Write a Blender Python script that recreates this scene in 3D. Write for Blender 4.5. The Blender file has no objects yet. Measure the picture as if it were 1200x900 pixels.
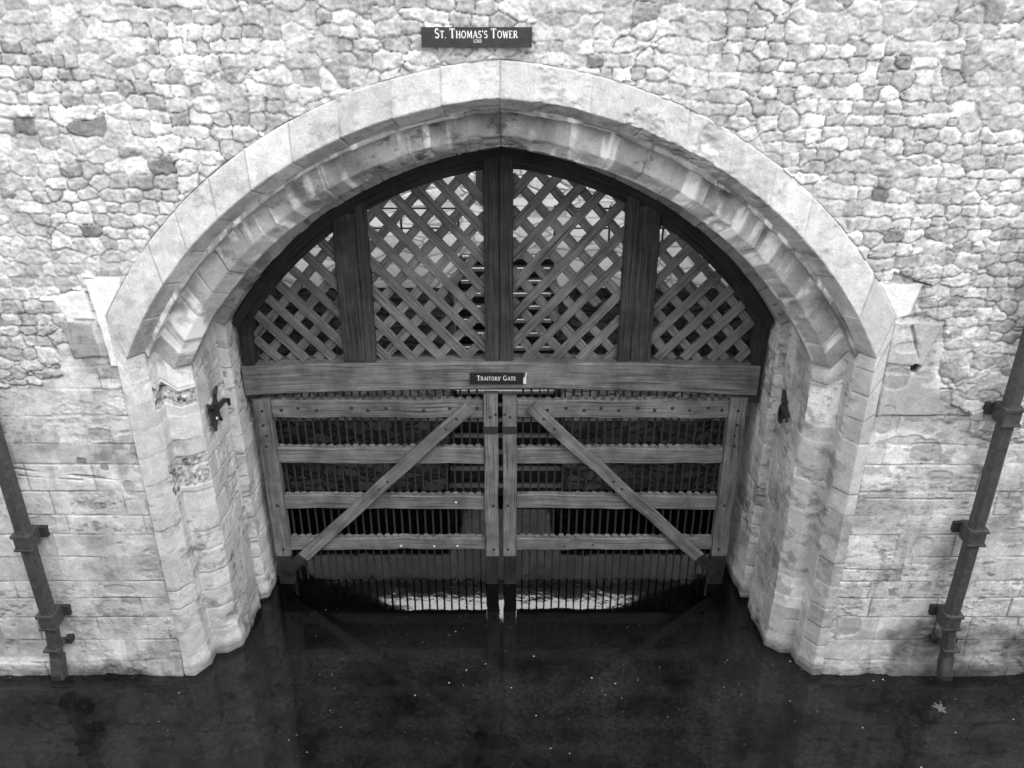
import bpy, math, random
import numpy as np
from mathutils import Vector, Matrix

# ------------------------------------------------------------------ camera, sky, sun
sc = bpy.context.scene
COL = sc.collection
R = math.radians
cam_d = bpy.data.cameras.new('camera'); cam = bpy.data.objects.new('camera', cam_d); COL.objects.link(cam)
PITCH = math.degrees(math.atan(1000 / 2060))
cam.location = (0.11, -8.121, 8.0)
cam.rotation_euler = (R(90 - PITCH), 0, 0)
cam_d.sensor_fit = 'HORIZONTAL'; cam_d.sensor_width = 36; cam_d.lens = 30.0
cam_d.clip_start = 0.1; cam_d.clip_end = 500
sc.camera = cam

SUN_EL, SUN_AZ = 52, 35          # azimuth measured from -Y towards +X
w = bpy.data.worlds.new('World'); sc.world = w; w.use_nodes = True
nt = w.node_tree; nt.nodes.clear()
sky = nt.nodes.new('ShaderNodeTexSky'); sky.sky_type = 'NISHITA'; sky.sun_disc = False
sky.sun_elevation = R(SUN_EL); sky.sun_rotation = R(180 - SUN_AZ)
sky.air_density = 1.0; sky.dust_density = 4.0; sky.ozone_density = 1.0
bw = nt.nodes.new('ShaderNodeRGBToBW'); bg = nt.nodes.new('ShaderNodeBackground'); wo = nt.nodes.new('ShaderNodeOutputWorld')
nt.links.new(sky.outputs[0], bw.inputs[0]); 
# an even deck of bright cloud over the clear-sky gradient
cl_tc = nt.nodes.new('ShaderNodeTexCoord'); cl_n = nt.nodes.new('ShaderNodeTexNoise'); cl_n.inputs['Scale'].default_value = 2.5; cl_n.inputs['Detail'].default_value = 5
nt.links.new(cl_tc.outputs['Generated'], cl_n.inputs['Vector'])
cl_r = nt.nodes.new('ShaderNodeMapRange'); cl_r.inputs[1].default_value = .3; cl_r.inputs[2].default_value = .7; cl_r.inputs[3].default_value = 4.6; cl_r.inputs[4].default_value = 9.5
nt.links.new(cl_n.outputs[0], cl_r.inputs[0])
cl_a = nt.nodes.new('ShaderNodeMath'); cl_a.operation = 'MULTIPLY_ADD'; cl_a.inputs[1].default_value = .35
# bright patch added to the northern sky to lift its reflection in the water
cl_d = nt.nodes.new('ShaderNodeVectorMath'); cl_d.operation = 'DOT_PRODUCT'; cl_d.inputs[1].default_value = (.0, math.cos(R(42)), math.sin(R(42)))
nt.links.new(cl_tc.outputs['Generated'], cl_d.inputs[0])
cl_g = nt.nodes.new('ShaderNodeMapRange'); cl_g.interpolation_type = 'SMOOTHSTEP'
for i_, v_ in enumerate((math.cos(R(26)), math.cos(R(8)), 0, 30)): cl_g.inputs[i_ + 1].default_value = v_
nt.links.new(cl_d.outputs['Value'], cl_g.inputs[0])
cl_s = nt.nodes.new('ShaderNodeMath'); cl_s.operation = 'ADD'; nt.links.new(cl_r.outputs[0], cl_s.inputs[0]); nt.links.new(cl_g.outputs[0], cl_s.inputs[1])
nt.links.new(bw.outputs[0], cl_a.inputs[0]); nt.links.new(cl_s.outputs[0], cl_a.inputs[2]); nt.links.new(cl_a.outputs[0], bg.inputs[0])
nt.links.new(bg.outputs[0], wo.inputs[0])
bg.inputs[1].default_value = 0.15

sd = bpy.data.lights.new('sun', 'SUN'); sun = bpy.data.objects.new('sun', sd); COL.objects.link(sun)
sd.energy = 0.7; sd.angle = R(35); sd.color = (1, 1, 1)
sdir = Vector((math.sin(R(SUN_AZ)) * math.cos(R(SUN_EL)), -math.cos(R(SUN_AZ)) * math.cos(R(SUN_EL)), math.sin(R(SUN_EL))))
sun.rotation_euler = sdir.to_track_quat('Z', 'Y').to_euler()
sun.location = (6, -12, 18)

sc.view_settings.view_transform = 'Standard'; sc.view_settings.look = 'None'
sc.view_settings.gamma = 1; sc.view_settings.use_curve_mapping = False
sc.view_settings.exposure = 0.86

rng = np.random.default_rng(7); rnd = random.Random(5)

# ------------------------------------------------------------------ numpy noise
def hash3(i, j, k, seed=0):
    n = (i.astype(np.int64) * 73856093) ^ (j.astype(np.int64) * 19349663) ^ (k.astype(np.int64) * 83492791) ^ (seed * 2654435761 % (1 << 31))
    n = (n ^ (n >> 13)) * 1274126177 & 0x7fffffff
    n = (n ^ (n >> 15)) * 1103515245 & 0x7fffffff
    n = n ^ (n >> 11)
    return (n & 0xffffff) / float(0xffffff)
def vnoise(x, y, z, seed=0):
    xi, yi, zi = np.floor(x), np.floor(y), np.floor(z)
    fx, fy, fz = x - xi, y - yi, z - zi
    fx = fx * fx * fx * (fx * (fx * 6 - 15) + 10); fy = fy * fy * fy * (fy * (fy * 6 - 15) + 10); fz = fz * fz * (3 - 2 * fz)
    xi = xi.astype(np.int64); yi = yi.astype(np.int64); zi = zi.astype(np.int64)
    out = 0
    for a in (0, 1):
        wx = fx if a else 1 - fx
        for b in (0, 1):
            wy = fy if b else 1 - fy
            for c in (0, 1):
                wz = fz if c else 1 - fz
                out = out + wx * wy * wz * hash3(xi + a, yi + b, zi + c, seed)
    return out * 2 - 1
def fbm(x, y, z, oct=4, seed=0, gain=.5):
    s = 0; a = 1; t = 0
    for o in range(oct):
        s = s + a * vnoise(x * 2 ** o + 17.3 * o, y * 2 ** o + 5.1 * o, z * 2 ** o - 9.7 * o, seed + o); t += a; a *= gain
    return s / t * 1.6
def sstep(a, b, x):
    t = np.clip((x - a) / (b - a), 0, 1); return t * t * (3 - 2 * t)

# ------------------------------------------------------------------ materials (all neutral grey: the picture is monochrome)
def mat(name):
    m = bpy.data.materials.new(name); m.use_nodes = True
    return m, m.node_tree, m.node_tree.nodes['Principled BSDF']
def N(t, typ, **kw):
    n = t.nodes.new(typ)
    for k, v in kw.items():
        if hasattr(n, k): setattr(n, k, v)
        else: n.inputs[k].default_value = v
    return n
def math_n(t, op, a, b=None):
    n = t.nodes.new('ShaderNodeMath'); n.operation = op
    for i, v in enumerate((a, b)):
        if v is None: continue
        if hasattr(v, 'links') or hasattr(v, 'is_linked'): t.links.new(v, n.inputs[i])
        else: n.inputs[i].default_value = v
    return n.outputs[0]
def rng_n(t, v, a, b, c, d):
    n = t.nodes.new('ShaderNodeMapRange'); t.links.new(v, n.inputs[0])
    for i, q in enumerate((a, b, c, d)): n.inputs[i + 1].default_value = q
    return n.outputs[0]

def stone_mat():
    m, t, p = mat('weathered limestone')
    at = N(t, 'ShaderNodeAttribute'); at.attribute_name = 'alb'
    tc = N(t, 'ShaderNodeTexCoord')
    n1 = N(t, 'ShaderNodeTexNoise', Scale=52.0, Detail=8.0, Roughness=.75); t.links.new(tc.outputs['Object'], n1.inputs['Vector'])
    n2 = N(t, 'ShaderNodeTexNoise', Scale=7.0, Detail=6.0, Roughness=.65); t.links.new(tc.outputs['Object'], n2.inputs['Vector'])
    v = rng_n(t, n1.outputs[0], .3, .7, .74, 1.24); v2 = rng_n(t, n2.outputs[0], .3, .7, .86, 1.12)
    c = math_n(t, 'MULTIPLY', at.outputs['Fac'], v); c = math_n(t, 'MULTIPLY', c, v2)
    cl = t.nodes.new('ShaderNodeClamp'); t.links.new(c, cl.inputs[0]); cl.inputs[1].default_value = .02; cl.inputs[2].default_value = .86
    t.links.new(cl.outputs[0], p.inputs['Base Color']); p.inputs['Roughness'].default_value = .92
    p.inputs['Specular IOR Level'].default_value = .2
    b = N(t, 'ShaderNodeBump', Strength=.55, Distance=.012); t.links.new(n1.outputs[0], b.inputs['Height']); t.links.new(b.outputs[0], p.inputs['Normal'])
    return m
STONE = stone_mat()

def rubble_mat(name, lo, hi, sx=3.4, sz=6.5, rough=.9):
    m, t, p = mat(name)
    tc = N(t, 'ShaderNodeTexCoord'); mp = N(t, 'ShaderNodeMapping'); mp.inputs['Scale'].default_value = (sx, sx, sz)
    nz = N(t, 'ShaderNodeTexNoise', Scale=1.5, Detail=3.0)
    t.links.new(tc.outputs['Object'], nz.inputs['Vector'])
    ad = t.nodes.new('ShaderNodeVectorMath'); ad.operation = 'MULTIPLY_ADD'; ad.inputs[1].default_value = (.25, .25, .25)
    t.links.new(nz.outputs['Color'], ad.inputs[0]); t.links.new(tc.outputs['Object'], ad.inputs[2]); t.links.new(ad.outputs[0], mp.inputs[0])
    ve = N(t, 'ShaderNodeTexVoronoi'); ve.feature = 'DISTANCE_TO_EDGE'; vc = N(t, 'ShaderNodeTexVoronoi')
    for v in (ve, vc): v.inputs['Scale'].default_value = 1; t.links.new(mp.outputs[0], v.inputs['Vector'])
    bwn = t.nodes.new('ShaderNodeRGBToBW'); t.links.new(vc.outputs['Color'], bwn.inputs[0])
    ca = rng_n(t, bwn.outputs[0], .2, .8, lo, hi); e = rng_n(t, ve.outputs[0], 0, .07, .35, 1)
    n1 = N(t, 'ShaderNodeTexNoise', Scale=14.0, Detail=7.0, Roughness=.7); t.links.new(tc.outputs['Object'], n1.inputs['Vector'])
    f = rng_n(t, n1.outputs[0], .3, .7, .75, 1.2)
    c = math_n(t, 'MULTIPLY', math_n(t, 'MULTIPLY', ca, e), f)
    t.links.new(c, p.inputs['Base Color']); p.inputs['Roughness'].default_value = rough
    b = N(t, 'ShaderNodeBump', Strength=.8, Distance=.05); h = math_n(t, 'ADD', rng_n(t, ve.outputs[0], 0, .15, 0, 1), math_n(t, 'MULTIPLY', n1.outputs[0], .4))
    t.links.new(h, b.inputs['Height']); t.links.new(b.outputs[0], p.inputs['Normal'])
    return m
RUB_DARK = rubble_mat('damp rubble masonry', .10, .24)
RUB_PALE = rubble_mat('pale rubble masonry', .40, .62, 2.0, 3.2)
RUB_MID = rubble_mat('grey rubble masonry', .22, .45)

def wood_mat(name, lo, hi, wet=False):
    m, t, p = mat(name)
    uv = N(t, 'ShaderNodeUVMap'); mp = N(t, 'ShaderNodeMapping'); mp.inputs['Scale'].default_value = (1.6, 34, 1)
    t.links.new(uv.outputs[0], mp.inputs[0])
    n1 = N(t, 'ShaderNodeTexNoise', Scale=1.0, Detail=7.0, Roughness=.65); t.links.new(mp.outputs[0], n1.inputs['Vector'])
    tc = N(t, 'ShaderNodeTexCoord')
    n2 = N(t, 'ShaderNodeTexNoise', Scale=2.3, Detail=6.0, Roughness=.65); t.links.new(tc.outputs['Object'], n2.inputs['Vector'])
    mp2 = N(t, 'ShaderNodeMapping'); mp2.inputs['Scale'].default_value = (.9, 70, 1); t.links.new(uv.outputs[0], mp2.inputs[0])
    n3 = N(t, 'ShaderNodeTexNoise', Scale=1.0, Detail=3.0); t.links.new(mp2.outputs[0], n3.inputs['Vector'])
    crack = rng_n(t, n3.outputs[0], .36, .43, .3, 1)
    a = rng_n(t, n1.outputs[0], .3, .7, lo * .85, hi * 1.12); b_ = rng_n(t, n2.outputs[0], .3, .7, .48, 1.5)
    c = math_n(t, 'MULTIPLY', math_n(t, 'MULTIPLY', a, b_), crack)
    t.links.new(c, p.inputs['Base Color']); p.inputs['Roughness'].default_value = .35 if wet else .8
    p.inputs['Specular IOR Level'].default_value = .3
    b = N(t, 'ShaderNodeBump', Strength=.6, Distance=.008); h = math_n(t, 'ADD', n1.outputs[0], math_n(t, 'MULTIPLY', crack, .6))
    t.links.new(h, b.inputs['Height']); t.links.new(b.outputs[0], p.inputs['Normal'])
    return m
WOOD = wood_mat('weathered oak', .11, .19)
WOOD_DARK = wood_mat('near-black oak', .012, .035)  # near-black oak for the arched head, uprights and cover strips
WOOD_POST = wood_mat('shade-dark oak', .02, .06)  # darker copy of the oak: shade on the posts put into their colour
WOOD_LATH = wood_mat('grey oak lath', .10, .17)
WOOD_WET = wood_mat('waterlogged oak', .02, .04, True)

def plain(name, v, rough=.6, spec=.4, bump=.3, scale=30, var=.3, metal=0):
    m, t, p = mat(name)
    tc = N(t, 'ShaderNodeTexCoord'); n1 = N(t, 'ShaderNodeTexNoise', Scale=float(scale), Detail=6.0, Roughness=.65); t.links.new(tc.outputs['Object'], n1.inputs['Vector'])
    c = rng_n(t, n1.outputs[0], .3, .7, v * (1 - var), v * (1 + var)); t.links.new(c, p.inputs['Base Color'])
    p.inputs['Roughness'].default_value = rough; p.inputs['Specular IOR Level'].default_value = spec; p.inputs['Metallic'].default_value = metal
    b = N(t, 'ShaderNodeBump', Strength=bump, Distance=.004); t.links.new(n1.outputs[0], b.inputs['Height']); t.links.new(b.outputs[0], p.inputs['Normal'])
    return m
IRON = plain('rusted iron', .03, .75, .3, .6, 60, .4)
IRON_GATE = plain('grey iron bars', .028, .7, .3, .5, 40, .35)
PIPE = plain('old painted cast iron', .055, .55, .4, .5, 16, .45)
BOARD = plain('black sign board', .022, .35, .5, .15, 20, .4)
LETTER = plain('white lettering', .72, .5, .3, .1, 60, .1)
WHITE = plain('white nosing paint', .8, .6, .3, .2, 20, .1)
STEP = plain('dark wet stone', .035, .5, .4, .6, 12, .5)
PAVE = rubble_mat('pale stone paving', .26, .40, 1.2, 1.2)
SPECK = plain('pale floating scraps', .32, .7, .2, .2, 40, .4)
LEAF = plain('pale dead leaf', .11, .7, .2, .3, 40, .3)

def water_mat():
    m, t, p = mat('dark moat water')
    tc = N(t, 'ShaderNodeTexCoord')
    n1 = N(t, 'ShaderNodeTexNoise', Scale=1.1, Detail=7.0, Roughness=.62); t.links.new(tc.outputs['Object'], n1.inputs['Vector'])
    n2 = N(t, 'ShaderNodeTexNoise', Scale=16.0, Detail=5.0, Roughness=.7); t.links.new(tc.outputs['Object'], n2.inputs['Vector'])
    a = rng_n(t, n1.outputs[0], .36, .74, .004, .022); b_ = rng_n(t, n2.outputs[0], .35, .7, .6, 1.6)
    # scum tone fades out under the arch, leaving the base colour near black
    sx = N(t, 'ShaderNodeSeparateXYZ'); t.links.new(tc.outputs['Object'], sx.inputs[0])
    yy = math_n(t, 'ADD', sx.outputs['Y'], math_n(t, 'MULTIPLY', n1.outputs[0], 1.2)); op = rng_n(t, yy, .9, 1.9, 1, .04)
    t.links.new(math_n(t, 'MULTIPLY', math_n(t, 'MULTIPLY', a, b_), op), p.inputs['Base Color'])
    p.inputs['Roughness'].default_value = .045; p.inputs['IOR'].default_value = 1.42
    n3 = N(t, 'ShaderNodeTexNoise', Scale=3.4, Detail=4.0); t.links.new(tc.outputs['Object'], n3.inputs['Vector'])
    b = N(t, 'ShaderNodeBump', Strength=.09, Distance=.02); t.links.new(n3.outputs[0], b.inputs['Height']); t.links.new(b.outputs[0], p.inputs['Normal'])
    return m
WATER = water_mat()

# ------------------------------------------------------------------ object helpers
def tag(o, label=None, cat=None, group=None, kind=None):
    if label: o['label'] = label
    if cat: o['category'] = cat
    if group: o['group'] = group
    if kind: o['kind'] = kind
    return o
def empty(name, loc, label, cat, group=None):
    o = bpy.data.objects.new(name, None); COL.objects.link(o); o.location = loc; o.empty_display_size = .3
    return tag(o, label, cat, group)
def link(o, parent):
    COL.objects.link(o)
    if parent:
        o.parent = parent
        o.matrix_parent_inverse = Matrix.Translation(-Vector(parent_world(parent)))
    return o
def parent_world(p):
    v = Vector(p.location)
    q = p
    while q.parent: 
        return Vector((0, 0, 0)) if q.type == 'MESH' else v
    return v

class MB:
    """collects quads/boxes in world coordinates; build() links them as one mesh object"""
    def __init__(s): s.v = []; s.f = []; s.uv = []; s.mi = []
    def quad(s, pts, uvs=None):
        b = len(s.v); s.v += [tuple(p) for p in pts]; s.f.append(tuple(range(b, b + len(pts))))
        s.uv += uvs or [(p[0], p[2]) for p in pts]
    def beam(s, p0, p1, wid, dep, side=(0, -1, 0), seg=6, bev=.012, wob=.004, uo=None):
        """timber from p0 to p1; 'side' is the depth axis, wid across it"""
        p0, p1 = Vector(p0), Vector(p1); ax = (p1 - p0); L = ax.length; ax.normalize()
        dv = Vector(side); dv = (dv - ax * dv.dot(ax)).normalized(); wv = ax.cross(dv).normalized()
        hw, hd = wid / 2, dep / 2; b_ = min(bev, hw * .45, hd * .45)
        prof = [(-hw + b_, -hd), (hw - b_, -hd), (hw, -hd + b_), (hw, hd - b_), (hw - b_, hd), (-hw + b_, hd), (-hw, hd - b_), (-hw, -hd + b_)]
        peri = [0]
        for i in range(8):
            a, c = prof[i], prof[(i + 1) % 8]; peri.append(peri[-1] + math.hypot(a[0] - c[0], a[1] - c[1]))
        base = len(s.v); u0 = rnd.uniform(0, 50) if uo is None else uo; v0 = rnd.uniform(0, 9)
        for k in range(seg + 1):
            q = p0 + ax * (L * k / seg); o1, o2 = rnd.gauss(0, wob), rnd.gauss(0, wob * .5); sc_ = 1 + rnd.gauss(0, wob * .8)
            for (a, c) in prof: s.v.append(tuple(q + wv * (a * sc_ + o1) + dv * (c + o2)))
        for k in range(seg):
            for i in range(8):
                j = (i + 1) % 8; a = base + k * 8
                s.f.append((a + i, a + j, a + 8 + j, a + 8 + i))
                ua, ub = u0 + L * k / seg, u0 + L * (k + 1) / seg
                s.uv += [(ua, v0 + peri[i]), (ua, v0 + peri[i + 1]), (ub, v0 + peri[i + 1]), (ub, v0 + peri[i])]
        for a, rev in ((base, True), (base + seg * 8, False)):
            idx = list(range(a, a + 8)); idx = idx[::-1] if rev else idx
            s.f.append(tuple(idx)); s.uv += [(u0 + .01 * i, v0) for i in range(8)]
        return s
    def box(s, x0, x1, y0, y1, z0, z1, bev=.006, seg=1, wob=0):
        return s.beam(((x0 + x1) / 2, (y0 + y1) / 2, z0), ((x0 + x1) / 2, (y0 + y1) / 2, z1), x1 - x0, y1 - y0, (0, 1, 0), seg, bev, wob)
    def tube(s, pts, r, n=8):
        pts = [Vector(p) for p in pts]; rs = r if isinstance(r, (list, tuple)) else [r] * len(pts); base = len(s.v)
        for i, p in enumerate(pts):
            d = (pts[min(i + 1, len(pts) - 1)] - pts[max(i - 1, 0)]).normalized()
            a = d.cross(Vector((0, 0, 1)) if abs(d.z) < .9 else Vector((1, 0, 0))).normalized(); b = d.cross(a)
            for k in range(n):
                t = 2 * math.pi * k / n; s.v.append(tuple(p + (a * math.cos(t) + b * math.sin(t)) * rs[i]))
        for i in range(len(pts) - 1):
            for k in range(n):
                a = base + i * n + k; b = base + i * n + (k + 1) % n
                s.f.append((a, b, b + n, a + n)); s.uv += [(i, k), (i, k + 1), (i + 1, k + 1), (i + 1, k)]
        for a in (base, base + (len(pts) - 1) * n):
            s.f.append(tuple(range(a, a + n))); s.uv += [(0, 0)] * n
        return s
    def dome(s, c, r, h, n=10, ax=(0, -1, 0)):
        c = Vector(c); ax = Vector(ax); a = ax.orthogonal().normalized(); b = ax.cross(a); base = len(s.v)
        rings = [(1, 0), (.95, .45), (.6, .85)]
        for rr, hh in rings:
            for k in range(n):
                t = 2 * math.pi * k / n; s.v.append(tuple(c + (a * math.cos(t) + b * math.sin(t)) * r * rr + ax * h * hh))
        for i in range(2):
            for k in range(n):
                q = base + i * n + k; w_ = base + i * n + (k + 1) % n; s.f.append((q, w_, w_ + n, q + n)); s.uv += [(0, 0)] * 4
        s.f.append(tuple(range(base + 2 * n, base + 3 * n))); s.uv += [(0, 0)] * n
        return s
    def build(s, name, m, parent=None, smooth=False):
        me = bpy.data.meshes.new(name); me.from_pydata(s.v, [], s.f); me.materials.append(m)
        uvl = me.uv_layers.new(name='UVMap'); flat = np.array(s.uv, dtype=np.float32).ravel(); uvl.data.foreach_set('uv', flat)
        if smooth: me.polygons.foreach_set('use_smooth', [True] * len(me.polygons))
        me.update(); o = bpy.data.objects.new(name, me); return link(o, parent)

def grid_mesh(name, P, alb, keep, m, parent):
    """P (n,m,3) grid of points -> one mesh of quads, faces kept where keep (n-1,m-1)"""
    n, k = P.shape[:2]
    idx = np.arange(n * k).reshape(n, k)
    q = np.stack([idx[:-1, :-1], idx[1:, :-1], idx[1:, 1:], idx[:-1, 1:]], -1).reshape(-1, 4)
    if keep is not None: q = q[keep.ravel()]
    used = np.zeros(n * k, bool); used[q.ravel()] = True; remap = np.cumsum(used) - 1; q = remap[q]
    V = P.reshape(-1, 3)[used].astype(np.float32); A = alb.ravel()[used].astype(np.float32)
    me = bpy.data.meshes.new(name); me.vertices.add(len(V)); me.vertices.foreach_set('co', V.ravel())
    me.loops.add(q.size); me.loops.foreach_set('vertex_index', q.ravel().astype(np.int32))
    me.polygons.add(len(q)); me.polygons.foreach_set('loop_start', np.arange(0, q.size, 4, dtype=np.int32))
    me.polygons.foreach_set('use_smooth', np.ones(len(q), bool))
    me.update(calc_edges=True)
    at = me.attributes.new('alb', 'FLOAT', 'POINT'); at.data.foreach_set('value', A)
    me.materials.append(m); o = bpy.data.objects.new(name, me); return link(o, parent)

# ------------------------------------------------------------------ the tower's front wall
tower = empty('stone_tower', (0, 4, 0), 'pale rubble and ashlar tower wall pierced by a broad pointed water arch', 'tower')
AD, AC = .344, 2.202                       # centre of the outer arch arcs (-AD, AC) for the right half
R_OUT, A_OUT = 5.09, 4.02
def axis(segs):
    out = []
    for a, b, st in segs: out.append(np.arange(a, b, st))
    return np.concatenate(out + [[segs[-1][1]]])
xs = axis([(-9, -6.7, .05), (-6.7, 6.7, .0105), (6.7, 9, .05)])
zs = axis([(-.7, 8.0, .0105), (8.0, 9.0, .05)])
X, Z = np.meshgrid(xs, zs, indexing='ij'); O = np.zeros_like(X)

# rubble: blocky anisotropic Voronoi
def rubble(X, Z, cw, ch, seed):
    wx = X + .035 * fbm(X * 2.2, Z * 2.2, O, 2, seed + 3) + .012 * fbm(X * 11, Z * 11, O, 2, seed + 4)
    wz = Z + .06 * fbm(X * .9, Z * 1.3, O, 2, seed + 5) + .012 * fbm(X * 11, Z * 11, O + 3, 2, seed + 6)
    gz = wz / ch; jz = np.floor(gz).astype(np.int64)
    F1 = np.full(X.shape, 9.); F2 = np.full(X.shape, 9.); ID = np.zeros(X.shape); CX_ = np.zeros(X.shape); CZ_ = np.zeros(X.shape)
    for dj in (-1, 0, 1):
        row = jz + dj
        off = hash3(row, row * 0 + 3, row * 0, seed) * 7; rw = .85 + .5 * hash3(row, row * 0 + 8, row * 0, seed)
        gx = wx / (cw * rw) + off; ix = np.floor(gx).astype(np.int64)
        for di in (-2, -1, 0, 1, 2):
            c = ix + di
            h1 = hash3(c, row, c * 0 + 1, seed); h2 = hash3(c, row, c * 0 + 2, seed); h3 = hash3(c, row, c * 0 + 4, seed)
            px = c + .5 + (h1 - .5) * .50; pz = row + .5 + (h2 - .5) * .22
            dx = (gx - px) * rw * 1.0; dz = (gz - pz)
            sz = .84 + .40 * h3                     # bigger and smaller stones
            ddx = np.abs(dx * .98) / sz; ddz = np.abs(dz * (.92 + .2 * h1)) / sz
            d = (ddx ** 4.5 + ddz ** 4.5) ** (1 / 4.5) + np.where(h3 < .13, .5, 0)
            less = d < F1
            F2 = np.where(less, F1, np.minimum(F2, d)); ID = np.where(less, hash3(c, row, c * 0 + 9, seed), ID)
            CX_ = np.where(less, dx, CX_); CZ_ = np.where(less, dz, CZ_); F1 = np.where(less, d, F1)
    return F1, F2 - F1, ID, CX_, CZ_
F1, ED, ID, DX, DZ = rubble(X, Z, .163, .122, 11)
ID2 = (ID * 997.13) % 1; ID3 = (ID * 313.7) % 1; ID4 = (ID * 57.9) % 1

lownoise = fbm(X * .8, Z * .8, O, 3, 40); mid = fbm(X * 3, Z * 3, O, 4, 41); fine = fbm(X * 12, Z * 12, O, 4, 42, .6); grit = fbm(X * 34, Z * 34, O, 2, 44)
smear = sstep(-.15, .4, fbm(X * 1.7, Z * 1.7, O + 7, 4, 50))         # where mortar hides the joints
jw = .02 + .05 * ID3
joint = 1 - sstep(0, 1, ED / (jw + .03))
bulge = sstep(0, .34, ED)
h_r = .011 * bulge * (.45 + .9 * ID2) * (1 - .5 * smear) + (ID - .5) * .014 + (ID2 - .5) * .018 * DX + (ID4 - .5) * .026 * DZ
h_r += .008 * fine * (.6 + .8 * ID3) + .008 * mid + .004 * grit
deep = (ID4 > .25) * (1 - .75 * smear)
h_r -= joint * (.005 + .015 * deep)
tone = .475 + .12 * (ID2 - .5) + .13 * (ID - .5)
darkst = (ID3 > .955) & (ID > .2)
tone = np.where(darkst, .19 + .15 * ID2, tone); tone = np.where((ID3 > .80) & ~darkst, .37, tone); tone = np.where(ID3 < .14, .60, tone)
a_r = (tone + .0) * (1 + .24 * fine + .10 * mid + .16 * grit)
a_r = a_r * (1 + joint * (.02 - .52 * deep)) * (1 - .16 * sstep(.2, .6, fbm(X * 5, Z * 7, O + 44, 4, 92))) 
a_r = np.where(smear > .5, a_r * (1 - .35 * (smear - .5)) + .52 * .35 * (smear - .5), a_r)

# ashlar: courses and perpends
def ashlar(X, Z, seed, hmin, hmax, wmin, wmax, zr=(-1, 9.5), xr=(-9.5, 9.5), wob=.012):
    r = np.random.default_rng(seed)
    z = [zr[0]]
    while z[-1] < zr[1]: z.append(z[-1] + r.uniform(hmin, hmax))
    z = np.array(z); Zw = Z + wob * fbm(X * 1.1, Z * .5, O, 2, seed)
    ri = np.clip(np.searchsorted(z, Zw) - 1, 0, len(z) - 2)
    dz = np.minimum(Zw - z[ri], z[ri + 1] - Zw); D = np.array(dz); I = np.zeros(X.shape)
    Xw = X + wob * .6 * fbm(X * .7, Z * 3, O, 2, seed + 1)
    for k in range(len(z) - 1):
        b = [xr[0]]
        while b[-1] < xr[1]: b.append(b[-1] + r.uniform(wmin, wmax))
        b = np.array(b); mk = ri == k
        xx = Xw[mk]; bi = np.clip(np.searchsorted(b, xx) - 1, 0, len(b) - 2)
        D[mk] = np.minimum(D[mk], np.minimum(xx - b[bi], b[bi + 1] - xx))
        I[mk] = hash3(bi, np.full(bi.shape, k), bi * 0, seed)
    return D, I
DA, IA = ashlar(X, Z, 21, .24, .36, .38, .95)
IA2 = (IA * 571.3) % 1; IA3 = (IA * 91.7) % 1
ja = 1 - sstep(.003, .013, DA); jn = sstep(-.25, .5, fbm(X * 2.1, Z * 2.1, O + 4, 3, 60))
erod = sstep(.05, .55, fbm(X * 1.5, Z * 1.9, O + 2, 4, 61) + (IA2 - .55) * .9)
h_a = .007 * (IA - .5) - ja * (.002 + .012 * jn) + .004 * mid + .003 * fine - erod * (.006 + .010 * np.abs(fine) + .008 * np.abs(fbm(X * 7, Z * 15, O, 4, 62)))
stain = sstep(.1, .75, fbm(X * 1.2, Z * 1.6, O + 9, 5, 63)); drip = sstep(.15, .8, fbm(X * 7, Z * .6, O + 5, 4, 64))
a_a = (.65 + .18 * (IA2 - .5) + .08 * (IA - .5)) * (1 + .09 * mid + .11 * fine + .07 * grit) * (1 - .34 * stain) * (1 - .18 * drip)
pits = sstep(.38, .62, fbm(X * 9, Z * 17, O + 1, 4, 65, .6)) * sstep(-.1, .4, fbm(X * 1.3, Z * 1.3, O + 8, 3, 66))
a_a *= (1 - .20 * erod * (1 + .5 * fine)) * (1 - ja * (.10 + .34 * jn)) * (1 - .42 * pits)
h_a -= pits * .006
blot = sstep(.15, .55, fbm(X * 4.3, Z * 6, O + 21, 5, 67, .65)) * sstep(-.2, .5, fbm(X * .8, Z * .9, O + 3, 3, 68)); a_a *= 1 - .38 * blot
scr_ = sstep(.42, .7, fbm(X * 22, Z * 50, O + 2, 3, 69)) * sstep(0, .5, fbm(X * 1.1, Z * 2, O + 6, 3, 72)); a_a *= 1 - .35 * scr_
texf = a_a / .67

# boundary rubble / ashlar (irregular, following stone edges)
def polyline(xq, pts):
    px, pz = zip(*pts); return np.interp(xq, px, pz)
zb = polyline(X, [(-9, 3.9), (-5.2, 4.02), (-4.86, 4.02), (-4.84, 4.1), (-4.62, 4.15), (-4.6, 4.5), (-4.36, 4.55), (-4.34, 5.1), (-4.0, 5.1), (-3.9, 5.3), (0, 9), (3.9, 5.3), (4.18, 5.2), (4.2, 4.80), (4.54, 4.77), (4.58, 4.5), (4.52, 4.35), (4.62, 4.12), (4.78, 3.98), (4.82, 3.78), (5.05, 3.66), (5.1, 3.45), (5.5, 3.32), (9, 3.2)])
zb = np.where(np.abs(X) < 3.9, 3.0, zb)
mask = sstep(-.012, .012, Z - zb + .035 * mid + .02 * fine)           # 1 = rubble
edge = np.exp(-((Z - zb + .035 * mid + .02 * fine) / .02) ** 2) * (np.abs(X) > 3.9)
H = h_a * (1 - mask) + (h_r + .006) * mask - .012 * edge
A = a_a * (1 - mask) + a_r * mask; A *= 1 - .3 * edge

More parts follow.
